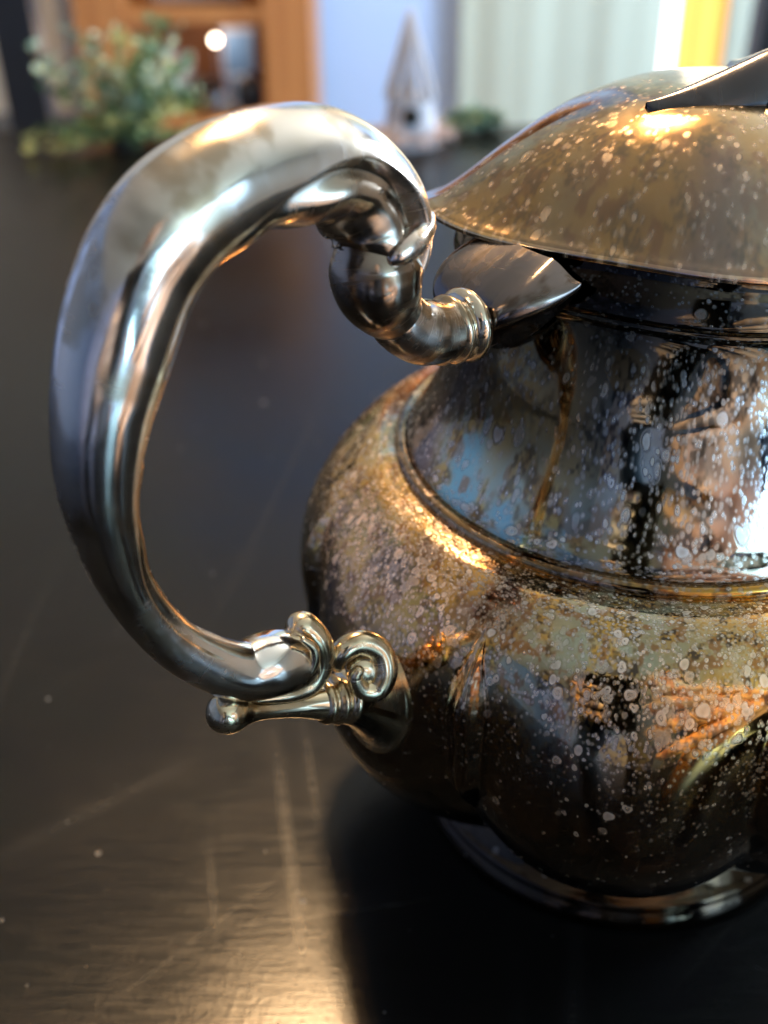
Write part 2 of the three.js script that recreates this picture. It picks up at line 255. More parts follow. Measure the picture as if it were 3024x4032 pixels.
// bookcase
{
  const wood = new THREE.MeshStandardMaterial({ name: 'honey wood', map: woodTex(21, [0.42, 0.19, 0.065], [0.28, 0.11, 0.035]), roughness: 0.5 });
  const dark = new THREE.MeshStandardMaterial({ name: 'shaded honey wood', map: woodTex(22, [0.26, 0.12, 0.05], [0.18, 0.08, 0.03]), roughness: 0.6 });  // honey wood darkened in colour for the shade inside the bookcase
  const b = group('bookcase', 'honey coloured wooden bookcase with open shelves behind the green plant', 'bookcase', [-0.33, FLOOR, -2.45]);
  part('side_panel', box(0.09, 1.7, 0.34, -0.165, 0.85, 0), wood, b); part('side_panel', box(0.085, 1.7, 0.34, 0.168, 0.85, 0), wood, b);
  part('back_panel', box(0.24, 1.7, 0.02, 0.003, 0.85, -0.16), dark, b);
  for (const y of [0.355, 0.545, 0.76, 0.98, 1.2, 1.42, 1.68]) part('shelf', box(0.246, 0.022, 0.33, 0.003, y, 0.002), wood, b);
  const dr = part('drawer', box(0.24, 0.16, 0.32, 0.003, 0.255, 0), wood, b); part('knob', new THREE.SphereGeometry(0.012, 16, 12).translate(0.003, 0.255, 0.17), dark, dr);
  part('drawer', box(0.24, 0.16, 0.32, 0.003, 0.09, 0), wood, b);
  // things on the visible shelf (top of board at y = 0.366 + FLOOR)
  const sy = FLOOR + 0.367, bx = -0.33, bz = -2.45;
  const black = paint('black glaze', [0.012, 0.013, 0.018], 0.2), white = paint('white glaze', [0.6, 0.6, 0.62], 0.3), blue = paint('blue print', [0.10, 0.24, 0.50], 0.5), steel = new THREE.MeshStandardMaterial({ name: 'steel', color: 0xb8bcc4, metalness: 1, roughness: 0.25 });
  const lathe = (pts, n = 40) => new THREE.LatheGeometry(pts.map((p) => new THREE.Vector2(...p)), n);
  const o1 = part('bowl', lathe([[0, 0.002], [0.03, 0], [0.052, 0.016], [0.062, 0.042], [0.058, 0.042], [0.048, 0.018], [0, 0.008]]), black); o1.position.set(bx - 0.02, sy, bz + 0.09); tag(o1, 'black glazed bowl on the bookcase shelf below the small light', 'bowl');
  const o2 = part('cup', lathe([[0, 0.002], [0.018, 0], [0.024, 0.03], [0.027, 0.058], [0.024, 0.058], [0.02, 0.03], [0, 0.006]]), white); o2.position.set(bx - 0.045, sy + 0.032, bz + 0.07); tag(o2, 'white cup standing in the black bowl on the shelf', 'cup');
  const o3 = group('picture_frame', 'small blue picture leaning at the back of the bookcase shelf', 'picture frame', [bx + 0.055, sy, bz - 0.05]);
  part('picture', box(0.055, 0.1, 0.004, 0, 0.056, 0.004), blue, o3); part('frame', [box(0.066, 0.112, 0.006, 0, 0.057, -0.002)], paint('pale frame', [0.45, 0.5, 0.6], 0.5), o3);
  const o4 = part('steel_cup', lathe([[0, 0.001], [0.016, 0], [0.02, 0.01], [0.02, 0.035], [0.0175, 0.035], [0.0175, 0.01], [0, 0.004]]), steel); o4.position.set(bx + 0.03, sy, bz + 0.14); tag(o4, 'small shiny steel cup at the front of the bookcase shelf', 'cup');
  const o4b = part('dark_jar', lathe([[0, 0.001], [0.022, 0], [0.026, 0.012], [0.026, 0.045], [0.02, 0.055], [0.014, 0.056], [0.014, 0.062], [0, 0.064]]), black); o4b.position.set(bx + 0.09, sy, bz + 0.11); tag(o4b, 'dark round jar at the right end of the bookcase shelf', 'jar');
  const o5 = group('small_lamp', 'small round warm light glowing on the bookcase shelf', 'lamp', [bx + 0.02, sy, bz + 0.02]);
  const lp = part('bulb', new THREE.SphereGeometry(0.006, 20, 14).translate(0, 0.105, 0), new THREE.MeshStandardMaterial({ name: 'warm bulb', color: 0x000000, emissive: new THREE.Color().setRGB(1, 0.72, 0.52), emissiveIntensity: 16 }), o5);
  part('stem', lathe([[0, 0], [0.02, 0], [0.02, 0.004], [0.003, 0.008], [0.003, 0.097], [0.006, 0.1], [0, 0.1]], 20), steel, o5);
  const pl = new THREE.PointLight(new THREE.Color().setRGB(1, 0.72, 0.52), 0.02, 0, 2); pl.name = 'small_lamp_light'; pl.position.set(bx + 0.02, sy + 0.105, bz + 0.02); scene.add(pl);
  const k1 = part('white_jug', lathe([[0, 0.001], [0.016, 0], [0.024, 0.02], [0.022, 0.045], [0.014, 0.06], [0.017, 0.068], [0.013, 0.067], [0.011, 0.06], [0.018, 0.044], [0.02, 0.02], [0, 0.006]]), white); k1.position.set(bx - 0.085, sy, bz + 0.02); tag(k1, 'white jug at the left end of the bookcase shelf behind the plant', 'jug');
  const k2 = part('blue_box', new RoundedBoxGeometry(0.035, 0.05, 0.03, 2, 0.003).translate(0, 0.026, 0), paint('blue card', [0.12, 0.22, 0.42], 0.6)); k2.position.set(bx + 0.062, sy, bz + 0.07); tag(k2, 'small blue box in front of the picture on the bookcase shelf', 'box');
  const k3 = part('glass_tumbler', lathe([[0, 0.002], [0.015, 0], [0.019, 0.05], [0.0175, 0.05], [0.014, 0.004], [0, 0.005]]), new THREE.MeshPhysicalMaterial({ name: 'glass', color: 0xffffff, roughness: 0.05, transmission: 1, thickness: 0.002, ior: 1.5 })); k3.position.set(bx + 0.06, sy, bz + 0.15); tag(k3, 'clear glass tumbler at the front right of the bookcase shelf', 'glass');
  const sy2 = FLOOR + 0.557;
  const o6 = part('folded_cloth', new RoundedBoxGeometry(0.17, 0.03, 0.2, 3, 0.012).translate(0, 0.016, 0), paint('grey brown cloth', [0.2, 0.15, 0.14])); o6.position.set(bx + 0.005, sy2, bz + 0.03); tag(o6, 'folded grey brown cloth on the upper visible bookcase shelf', 'cloth');
}
// two black chairs beyond the far end of the table
function makeChair(label, x, z, turn) {
  const c = group('black_chair', label, 'chair', [x, FLOOR, z], turn, undefined);
  const m = new THREE.MeshStandardMaterial({ name: 'black chair paint', color: new THREE.Color().setRGB(0.012, 0.015, 0.022), roughness: 0.35 });
  part('seat', new RoundedBoxGeometry(0.44, 0.04, 0.42, 3, 0.015).translate(0, 0.45, 0), m, c);
  for (const sx of [-1, 1]) {
    part('leg', new THREE.CylinderGeometry(0.017, 0.013, 0.43, 14).translate(sx * 0.19, 0.215, 0.18), m, c);
    const p = new THREE.BoxGeometry(0.05, 1.0, 0.045, 1, 12, 1), a = p.attributes.position; for (let i = 0; i < a.count; i++) { const y = a.getY(i) + 0.5; a.setZ(i, a.getZ(i) - 0.19 - 0.11 * Math.pow(Math.max(0, y - 0.42), 1.3)); a.setY(i, y); } p.translate(sx * 0.2, 0, 0); p.computeVertexNormals();
    part('back_post', p, m, c);
  }
  for (const y of [0.92, 0.78]) part('back_slat', new RoundedBoxGeometry(0.37, 0.06, 0.016, 2, 0.006).translate(0, y, -0.19 - 0.11 * Math.pow(y - 0.42, 1.3)), m, c);
  return c;
}
makeChair('black chair at the left edge, beyond the far end of the table', -0.642, -1.75, rad(182));
{ const c = makeChair('black chair at the right edge, beyond the lid of the teapot', 0.598, -1.45, rad(178)); c.name = 'black_chair_001'; }

// ---------------------------------------------------------------- pendant lamp (seen only as highlights)
{
  const P = [-0.08, 1.12, -0.80];
  const l = group('pendant_lamp', 'warm pendant lamp hanging above the far half of the table', 'lamp', P);
  part('bulb', new THREE.SphereGeometry(0.05, 32, 20), new THREE.MeshStandardMaterial({ name: 'lamp bulb', color: 0x000000, emissive: new THREE.Color().setRGB(...BULB_COLOR), emissiveIntensity: BULB_GLOW }), l);
  part('shade', new THREE.LatheGeometry([[0.018, 0.10], [0.03, 0.098], [0.075, 0.06], [0.125, 0.0], [0.1265, 0.001], [0.077, 0.064], [0.032, 0.103], [0.018, 0.105]].map((q) => new THREE.Vector2(...q)), 64), new THREE.MeshStandardMaterial({ name: 'enamel shade', color: new THREE.Color().setRGB(0.5, 0.42, 0.3), roughness: 0.4, side: THREE.DoubleSide }), l);
  part('socket', new THREE.CylinderGeometry(0.02, 0.02, 0.06, 20).translate(0, 0.078, 0), paint('brass socket', [0.3, 0.2, 0.08], 0.3), l);
  part('cord', new THREE.CylinderGeometry(0.004, 0.004, CEIL - P[1] - 0.1, 8).translate(0, 0.1 + (CEIL - P[1] - 0.1) / 2, 0), paint('cord', [0.02, 0.02, 0.02]), l);
  const pl = new THREE.PointLight(new THREE.Color().setRGB(...BULB_COLOR), BULB_POWER, 0, 2); pl.name = 'pendant_light'; pl.position.set(...P); pl.shadow.radius = 2.4; pl.castShadow = true; scene.add(pl);
}

// ---------------------------------------------------------------- table
{
  const N = 1536, col = new Uint8Array(N * N * 4), orm = new Uint8Array(N * N * 4), bmp = new Uint8Array(N * N * 4), R = mulberry(99), f = latticeNoise(31), g = latticeNoise(32);
  const X = new Float32Array(N * N), D = new Float32Array(N * N);
  const line = (x, y, a, len, w, s, arr, bend = 0) => { for (let t = 0; t < len; t += 0.6) { const b = a + bend * t; x += Math.cos(b) * 0.6; y += Math.sin(b) * 0.6; const k = Math.sin(Math.PI * t / len) * s * (0.6 + 0.4 * f(t / len, .3, 17, 3)); const W = Math.ceil(w * 2); for (let dy = -W; dy <= W; dy++) for (let dx = -W; dx <= W; dx++) { const q = ((y + dy | 0) % N + N) % N * N + ((x + dx | 0) % N + N) % N, e = k * Math.exp(-(dx * dx + dy * dy) / (w * w)); if (e > arr[q]) arr[q] = e; } } };
  for (let i = 0; i < 60; i++) line(R() * N, R() * N, R() * 6.28, 120 + R() * 700, 1 + R() * 1.5, 0.06 + R() * 0.2, X, (R() - .5) * 0.0008);
  line(0.919 * N, 0.836 * N, 1.414, 0.22 * N, 6, 0.75, X); line(0.9400 * N, 0.831 * N, 1.425, 0.12 * N, 5, 0.5, X); line(0.73 * N, 0.981 * N, -0.634, 0.20 * N, 9, 0.3, X); line(0.885 * N, 0.936 * N, 1.40, 0.10 * N, 5, 0.32, X);
  for (let i = 0; i < 5; i++) line(R() * N, R() * N, 1.45 + R() * 0.4, 600 + R() * 600, 5 + R() * 6, 0.2, X, 0.0001);
  for (let i = 0; i < 190; i++) { const x = R() * N, y = R() * N, r = 0.8 + 2.4 * Math.pow(R(), 5), B = Math.ceil(r * 2); for (let dy = -B; dy <= B; dy++) for (let dx = -B; dx <= B; dx++) { const q = ((y + dy | 0) % N + N) % N * N + ((x + dx | 0) % N + N) % N; D[q] = Math.max(D[q], 1 - sstep(Math.hypot(dx, dy) / r, 0.6, 1.3)); } }
  for (let j = 0; j < N; j++) for (let i = 0; i < N; i++) {
    const u = i / N, v = j / N, q = j * N + i, big = fbm(u, v, 4, 4, f), grain = f(u, v, 60, 700), grain2 = g(u, v, 500, 260), cloud = fbm(u + .3, v, 10, 4, g), pit = g(u + .1, v, 900, 220);
    const dust = D[q], sc = X[q], k = 0.0045 * (0.8 + 0.5 * big) + 0.018 * sc + 0.14 * dust;
    col[q * 4] = enc(k * 0.97); col[q * 4 + 1] = enc(k); col[q * 4 + 2] = enc(k * 1.03); col[q * 4 + 3] = 255;
    orm[q * 4] = 255; orm[q * 4 + 1] = 255 * clamp(0.215 + 0.10 * (cloud - .5) + 0.07 * (grain - .5) + 0.14 * sc + 0.4 * dust); orm[q * 4 + 2] = 0; orm[q * 4 + 3] = 255;
    bmp[q * 4] = bmp[q * 4 + 1] = bmp[q * 4 + 2] = clamp(120 + 26 * (grain - .5) + 30 * (grain2 - .5) + 46 * sstep(pit, .74, .98) + 30 * (g(u, v, 420, 420) - .5) + 18 * (cloud - .5) - 14 * sc + 60 * dust, 0, 255); bmp[q * 4 + 3] = 255;
  }
  const rep = [1, 1];
  const m = new THREE.MeshPhysicalMaterial({ name: 'black table paint', map: dataTex(col, N, N, true, rep), roughness: 1, roughnessMap: dataTex(orm, N, N, false, rep), bumpMap: dataTex(bmp, N, N, false, rep), bumpScale: 0.00006, metalness: 0, specularIntensity: 0.46 });
  const t = group('table', 'black painted wooden table with a worn satin top under the teapot', 'table', [0, FLOOR, -0.2]);
  const x0 = -0.95, x1 = 1.0, z0 = -0.88, z1 = 0.6;
  const top = new RoundedBoxGeometry(x1 - x0, 0.035, z1 - z0, 3, 0.006).translate((x0 + x1) / 2, -FLOOR - 0.0175, (z0 + z1) / 2 + 0.2);
  const p = top.attributes.position, uv = top.attributes.uv; for (let i = 0; i < p.count; i++) uv.setXY(i, p.getX(i) / 0.42, p.getZ(i) / 0.42);
  part('tabletop', top, m, t);
  for (const [x, z] of [[x0 + .08, z0 + .08], [x1 - .08, z0 + .08], [x0 + .08, z1 - .08], [x1 - .08, z1 - .08]]) part('leg', box(0.07, 0.715, 0.07, x, 0.3575, z + 0.2, 0.006), m, t);
}

// ---------------------------------------------------------------- teapot
const AX = 0.0629, AZ = -0.2437, LOBE = rad(148.5), PHI = rad(143);
const tea = group('teapot', 'tarnished silver teapot with a scrolled handle standing on the black table', 'teapot', [AX, 0, AZ]);
// slow drift of tarnish tone over the metal itself
const toneNoise = latticeNoise(401);
function tone(th, y, k = 1) {
  const a = toneNoise(th / 6.2832 + 2, y * 3 + 2, 9, 7), b = toneNoise(th / 6.2832 + 2.4, y * 3 + 2.2, 13, 5);
  const c = [1, 1, 1], t = sstep(a, .35, .8) * k, s = sstep(b, .45, .9) * k;
  return [c[0] * (1 - 0.22 * s), c[1] * (1 - 0.10 * t), c[2] * (1 - 0.28 * t + 0.25 * s)];
}
function arc(prof) { const a = [0]; for (let i = 1; i < prof.length; i++) a.push(a[i - 1] + Math.hypot(prof[i][0] - prof[i - 1][0], prof[i][1] - prof[i - 1][1])); return a; }
function lathePart(prof, nu, nv, rfn, uScale, unit, v0 = 0, k = 1, paintedDark, hue) {
  const sp = spline(prof), L = arc(prof).at(-1);
  return grid(nu, nv, (i, j) => {
    const th = -i * Math.PI * 2, [r, y] = sp(j), R = rfn ? rfn(r, th, y, j) : r, c = tone(((th % 6.2832) + 6.2832) % 6.2832, y, k);
    return [R * Math.cos(th), y - (y > 0.13 && rfn ? 0.0098 * Math.pow(Math.max(0, -Math.sin(th)), 0.8) * sstep(y, 0.14, 0.164) : 0), R * Math.sin(th), -th / Math.PI * uScale, v0 + j * L / unit, ...(paintedDark ? c.map((x, k) => x * (hue ? hue[k] : 1) * paintedDark(y, ((th % 6.2832) + 6.2832) % 6.2832)) : c)];
  }, true, true);
}
// melon body: eight lobes, creases with a narrow leaf rib between them
const lobe = (r, th, y) => {
  const a = 4 * (th - LOBE), cr = Math.sqrt(Math.cos(a) ** 2 + 0.0035), D = 0.112 * sstep(0.104 - y, 0.004, 0.034) * sstep(y, 0.018, 0.04);
  let d = ((th - LOBE) * 4 / Math.PI) % 1; d = d < 0 ? d + 1 : d;         // 0.5 at a crease
  const w = 0.085 * sstep(y, 0.05, 0.07) * (1 - sstep(y, 0.082, 0.103)), rib = w > 0.004 ? 0.066 * Math.exp(-(((d - 0.5) / w) ** 2) * 2.2) * sstep(0.104 - y, 0.0, 0.025) * sstep(y, 0.05, 0.066) : 0;
  return r * (1 - D * Math.pow(Math.max(0, 1 - cr), 1.15) + rib);
};
const BODY = [[0.0592, 0.1078], [0.0625, 0.1072], [0.066, 0.1062], [0.0705, 0.1028], [0.0765, 0.0965], [0.0818, 0.0873], [0.0848, 0.0772], [0.0858, 0.067], [0.0848, 0.057], [0.0812, 0.0475], [0.0755, 0.0395], [0.068, 0.0335], [0.058, 0.0285], [0.048, 0.0245], [0.044, 0.022]];
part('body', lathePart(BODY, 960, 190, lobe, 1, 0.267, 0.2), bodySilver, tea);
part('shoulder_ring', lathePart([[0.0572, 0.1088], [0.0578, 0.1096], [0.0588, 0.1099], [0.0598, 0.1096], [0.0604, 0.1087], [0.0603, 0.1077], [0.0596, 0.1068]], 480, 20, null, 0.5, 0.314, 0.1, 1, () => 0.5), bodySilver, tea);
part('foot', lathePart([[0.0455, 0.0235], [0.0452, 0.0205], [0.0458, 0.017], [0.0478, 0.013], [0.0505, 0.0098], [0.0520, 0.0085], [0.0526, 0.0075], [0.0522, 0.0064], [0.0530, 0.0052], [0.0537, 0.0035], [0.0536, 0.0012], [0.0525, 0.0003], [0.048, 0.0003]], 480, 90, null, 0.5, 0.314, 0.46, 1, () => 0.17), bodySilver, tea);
const RIMF = [0.0463, -0.0289, -0.0647, 0.0808, 0.0362, -0.0672, -0.0398], RIMY = 0.1646;
const rimR = (th) => RIMF[0] * (1 + RIMF[1] * Math.cos(th) + RIMF[2] * Math.sin(th) + RIMF[3] * Math.cos(2 * th) + RIMF[4] * Math.sin(2 * th) + RIMF[5] * Math.cos(3 * th) + RIMF[6] * Math.sin(3 * th));
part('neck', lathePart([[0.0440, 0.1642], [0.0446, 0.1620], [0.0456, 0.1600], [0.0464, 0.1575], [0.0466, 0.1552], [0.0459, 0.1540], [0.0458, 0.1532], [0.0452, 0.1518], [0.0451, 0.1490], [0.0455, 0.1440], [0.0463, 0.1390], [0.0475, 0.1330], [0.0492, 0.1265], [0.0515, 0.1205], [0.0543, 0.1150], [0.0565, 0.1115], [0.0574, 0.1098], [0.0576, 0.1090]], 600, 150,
  (r, th, y) => { const k = sstep(y, 0.135, 0.163); return r * lerp(1, Math.min(rimR(th), 0.0475) / 0.0463, k); }, 0.5, 0.314, 0.70, 1, (y, th) => lerp(0.4, 1, sstep(y, 0.1085, 0.1125)) * lerp(1, 0.34, sstep(y, 0.136, 0.152)) * lerp(1, 0.27, sstep(y, 0.117, 0.128) * sstep(th + 11 * (y - 0.13) + 0.6 * (toneNoise(th / 6.2832, y * 4, 11, 5) - .5), 1.72, 2.2)), [0.86, 0.98, 1.12]), bodySilver, tea);  // paints shade in the base groove and dark reflections on upper and left neck
// lid: ogee dome with a thin flange
const LIDX = 0.005, FINX = 0.0145, FINZ = 0.007;
const lid = (() => {
  const prof = [[0, 0.1886], [0.13, 0.18845], [0.27, 0.1879], [0.42, 0.1863], [0.56, 0.1831], [0.68, 0.1793], [0.79, 0.1747], [0.88, 0.1699], [0.945, 0.1667], [0.983, 0.1655], [1.0, 0.1648], [1.004, 0.1643], [1.0, 0.1637], [0.985, 0.1636], [0.93, 0.1638]];
  const sp = spline(prof);
  const g = grid(600, 150, (i, j) => {
    const th = -i * Math.PI * 2, [f, y] = sp(Math.pow(j, 0.8)), R = f * lerp(0.0463, rimR(th), Math.min(1, f * f)), x = R * Math.cos(th) + LIDX * Math.max(0, 1 - f * f), z = R * Math.sin(th);
    return [x, y - 0.0098 * Math.pow(Math.max(0, -Math.sin(th)), 0.8) * sstep(f, 0.55, 1), z, x / 0.29 + 0.31, z / 0.29 + 0.17, ...tone(((th % 6.2832) + 6.2832) % 6.2832, y + f * .1, 0.8).map((x) => x * (f > 0.992 ? 1.9 : 1))];  // rim edge lightened in colour, as if it caught the light
  }, true, true);
  return part('lid', g, lidSilver, tea);
})();
// finial: four pointed petals, each a ridge falling away to both sides
{
  const ridge = spline([[0, 0.1946], [0.0048, 0.1938], [0.0092, 0.1923], [0.0160, 0.1897], [0.0225, 0.1873], [0.0275, 0.1857]]);
  const petal = (az) => grid(64, 40, (i, j) => {
    const a = i * Math.PI * 2, [rr, y0] = ridge(j), wide = 0.0066 * Math.pow(Math.max(0, 1 - j), 0.8) + 0.0006 + 0.0014 * Math.sin(Math.PI * j), ca = Math.cos(a), side = wide * ca;
    const y = y0 - (0.0078 * (1 - j * 0.9)) * Math.pow(Math.abs(ca), 1.7) + (0.0024 * (1 - 0.7 * j)) * Math.sin(a) + 0.0011 * j * j * j;
    return [FINX + rr * Math.cos(az) - side * Math.sin(az), y, FINZ + rr * Math.sin(az) + side * Math.cos(az), i * 0.1, j * 0.1, 0.13, 0.13, 0.15];
  }, true);
  const f = part('finial', mergeGeometries([0, 1, 2, 3].map((k) => petal(rad(172 + 90 * k)))), handleSilver, lid);
  part('stem', lathePart([[0.0001, 0.1930], [0.004, 0.1922], [0.0055, 0.1905], [0.0055, 0.189], [0.008, 0.1878]], 60, 24, null, 0.5, 0.314).translate(FINX, 0, FINZ), handleSilver, f);
}
// handle plane: e = outward, up, b = towards the viewer's side
const E = new THREE.Vector3(Math.cos(PHI), 0, Math.sin(PHI)), UP = new THREE.Vector3(0, 1, 0), B = new THREE.Vector3().crossVectors(UP, E).negate();
if (B.z < 0) B.negate();
const HP = [[0.1018, 0.1002, 0.0026, 0.0066], [0.1032, 0.1002, 0.0051, 0.0066], [0.1096, 0.1025, 0.0063, 0.0063], [0.1171, 0.1045, 0.0055, 0.0061], [0.1254, 0.1125, 0.0048, 0.0051], [0.1308, 0.1213, 0.0045, 0.004], [0.1341, 0.131, 0.0048, 0.0029], [0.1351, 0.1398, 0.0058, 0.0018], [0.1349, 0.1495, 0.0069, 0.0007], [0.132, 0.1604, 0.0082, -0.0006], [0.1278, 0.1696, 0.0092, -0.0018], [0.122, 0.1791, 0.0096, -0.0029], [0.1156, 0.1847, 0.01, -0.0036], [0.1069, 0.1884, 0.0101, -0.004], [0.0981, 0.1896, 0.01, -0.0042], [0.0888, 0.1884, 0.0097, -0.004], [0.0824, 0.1846, 0.0095, -0.0035], [0.0784, 0.1792, 0.0095, -0.0029], [0.0779, 0.1736, 0.0092, -0.0022], [0.0794, 0.1699, 0.0078, -0.0018], [0.0815, 0.1679, 0.0052, -0.0015], [0.0826, 0.1667, 0.0022, -0.0014]];
const hs = spline(HP), GILT = [0.80, 0.70, 0.52], DUSK = [0.34, 0.29, 0.25];
function tube2(sp, nu, nv, section, tint, vLen = 0.3, caps = true) {
  return grid(nu, nv, (i, j) => {
    const [r, y, w, b0] = sp(j), e = 1e-3, p0 = sp(Math.max(0, j - e)), p1 = sp(Math.min(1, j + e)), tx = p1[0] - p0[0], ty = p1[1] - p0[1], l = Math.hypot(tx, ty) || 1;
    const n = [ty / l, -tx / l];                                       // in-plane normal (e, up)
    const a = i * Math.PI * 2, [sn, sb] = section(a, j, w);             // offsets along n and b
    let k = 1; if (caps) { const c = 0.025; if (j < c) k = Math.sqrt(Math.max(0, 1 - (1 - j / c) ** 2)); if (j > 1 - c) k = Math.sqrt(Math.max(0, 1 - (1 - (1 - j) / c) ** 2)); }
    const er = r + n[0] * sn * k, yy = y + n[1] * sn * k, bb = sb * k + b0;
    return [E.x * er + B.x * bb, yy, E.z * er + B.z * bb, i * 0.25, j * vLen / 0.25, ...tint(a, j, yy)];
  }, true);
}
// horn section: smooth outer back, a ridge on each flank, a scalloped hollow band inside
const dentNoise = latticeNoise(612);
const twistAt = spline([[2.2], [2.2], [2.0], [1.85], [2.05], [2.15], [2.08], [1.75], [1.12], [0.98], [0.98], [1.05]]);
const horn = (a, j, w) => {
  const d = Math.abs(a > Math.PI ? a - 2 * Math.PI : a);                 // 0 outward .. PI inward
  const open = sstep(j, 0.15, 0.27) * (1 - sstep(j, 0.93, 0.99)), tw = twistAt(j)[0];
  const wave = 0.5 + 0.5 * Math.sin(j * 60 + d * 2.6) * (0.6 + 0.4 * Math.sin(j * 17));
  const crest = 0.03 * sstep(d, tw - 0.7, tw) * (1 - sstep(d, tw, tw + 0.10));
  const fall = sstep(d, tw, tw + 0.20), hollow = fall * (0.27 - 0.16 * sstep(d, tw + 0.25, tw + 0.75) + 0.15 * (wave - 0.45));
  const dent = 1 + 0.016 * (dentNoise(j * 0.999, (a / 6.2832) % 1, 26, 6) - 0.5) + 0.004 * (dentNoise(j * 0.999, (a / 6.2832) % 1, 70, 14) - 0.5);
  const flute = open * 0.055 * sstep(d, tw + 0.15, tw + 0.6) * Math.pow(0.5 + 0.5 * Math.sin(j * 84 + (a > Math.PI ? -d : d) * 2.4), 1.6);
  const R = w * (1 + open * (crest - hollow) + flute) * dent;
  return [Math.cos(a) * R, Math.sin(a) * R];
};
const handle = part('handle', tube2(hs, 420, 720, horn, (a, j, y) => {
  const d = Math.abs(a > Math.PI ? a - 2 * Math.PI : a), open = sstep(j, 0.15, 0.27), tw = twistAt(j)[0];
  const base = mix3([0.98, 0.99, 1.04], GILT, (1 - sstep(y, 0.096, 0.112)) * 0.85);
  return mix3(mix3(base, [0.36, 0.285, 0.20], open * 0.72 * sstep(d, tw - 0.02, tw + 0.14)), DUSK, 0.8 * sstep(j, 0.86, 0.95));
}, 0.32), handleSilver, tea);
const P3 = (r, y, b = 0) => new THREE.Vector3(E.x * r + B.x * b, y, E.z * r + B.z * b);
// closed tube through 3D points with radii
function tube3(pts, nu, nv, tint = [1, 1, 1], open = false) {
  const sp = spline(pts);
  let ref = new THREE.Vector3(0.13, 0.97, 0.21).normalize();
  return grid(nu, nv, (i, j) => {
    const p = sp(j), e = 2e-3, p0 = sp(Math.max(0, j - e)), p1 = sp(Math.min(1, j + e)), t = new THREE.Vector3(p1[0] - p0[0], p1[1] - p0[1], p1[2] - p0[2]).normalize();
    const a = new THREE.Vector3().crossVectors(t, ref).normalize(), b = new THREE.Vector3().crossVectors(t, a); let w = p[3];
    if (!open) { const c = 0.06; if (j < c) w *= Math.sqrt(Math.max(0, 1 - (1 - j / c) ** 2)); if (j > 1 - c) w *= Math.sqrt(Math.max(0, 1 - (1 - (1 - j) / c) ** 2)); }
    const x = i * Math.PI * 2, c = Math.cos(x) * w, s = Math.sin(x) * w;
    return [p[0] + a.x * c + b.x * s, p[1] + a.y * c + b.y * s, p[2] + a.z * c + b.z * s, i * .2, j * .3, ...tint];
  }, true, true);
}
const pt = (r, y, b, w) => { const v = P3(r, y, b); return [v.x, v.y, v.z, w]; };
// curled leaf tip where the horn ends at the top, and the scroll at its lower end
part('curl', [tube3([pt(0.0788, 0.1781, -0.0028, 0.0039), pt(0.0791, 0.1755, -0.002, 0.0058), pt(0.0794, 0.1726, -0.0011, 0.0072), pt(0.0797, 0.1696, -0.0003, 0.0081), pt(0.0796, 0.1665, 0.0006, 0.0077), pt(0.0778, 0.1631, 0.0005, 0.0064), pt(0.0751, 0.1597, 0.0004, 0.0047)], 56, 90, DUSK), tube3([pt(0.0817, 0.1736, 0.0058, 0.0009), pt(0.0797, 0.1745, 0.0062, 0.002), pt(0.0763, 0.1755, 0.0055, 0.0025), pt(0.072, 0.1765, 0.0034, 0.0019), pt(0.0692, 0.1779, 0.0013, 0.0009)], 32, 60, [0.8, 0.72, 0.68])], handleSilver, handle);
part('lower_scroll', [tube3([pt(0.116, 0.0979, 0.0078, 0.0005), pt(0.109, 0.0957, 0.0086, 0.0013), pt(0.1032, 0.0949, 0.0082, 0.0021), pt(0.1001, 0.0982, 0.0078, 0.0025), pt(0.0998, 0.1028, 0.0073, 0.0026), pt(0.1011, 0.1057, 0.0059, 0.0028), pt(0.1023, 0.1067, 0.0048, 0.0028), pt(0.103, 0.1046, 0.0031, 0.0017)], 32, 120, GILT), tube3([pt(0.1057, 0.109, 0.0102, 0.0006), pt(0.1036, 0.1059, 0.0111, 0.001), pt(0.1043, 0.1023, 0.0115, 0.0009), pt(0.1077, 0.0994, 0.0109, 0.0007), pt(0.1122, 0.0992, 0.0099, 0.0003)], 20, 50, GILT)], handleSilver, handle);
// upper joint: elbow bulb, turned collar, pointed bracket on the neck
function turned(p0, p1, prof, n = 80, tall = 0, tint = GILT) {                     // lathe along a line p0 -> p1, prof [t, radius]
  const d = new THREE.Vector3().subVectors(p1, p0), L = d.length(), sp = spline(prof), t = d.clone().normalize(), a = new THREE.Vector3().crossVectors(t, UP).normalize(), b = new THREE.Vector3().crossVectors(t, a);
  return grid(n, prof.length * 8, (i, j) => { const [s, r] = sp(j), x = i * Math.PI * 2, c = Math.cos(x) * r, q = Math.sin(x) * r * (1 + tall * s); return [p0.x + d.x * s + a.x * c + b.x * q, p0.y + d.y * s + a.y * c + b.y * q, p0.z + d.z * s + a.z * c + b.z * q, i * .15, j * .15, ...tint]; }, true, true);
}
part('upper_elbow', tube3([pt(0.0774, 0.1627, 0.0001, 0.0045), pt(0.0758, 0.1603, 0.0004, 0.0054), pt(0.0734, 0.1577, 0.0007, 0.0056), pt(0.07, 0.1558, 0.0009, 0.006), pt(0.0663, 0.1548, 0.001, 0.0056), pt(0.0636, 0.1545, 0.0011, 0.0051)], 48, 90, [0.5, 0.46, 0.44]), handleSilver, handle);
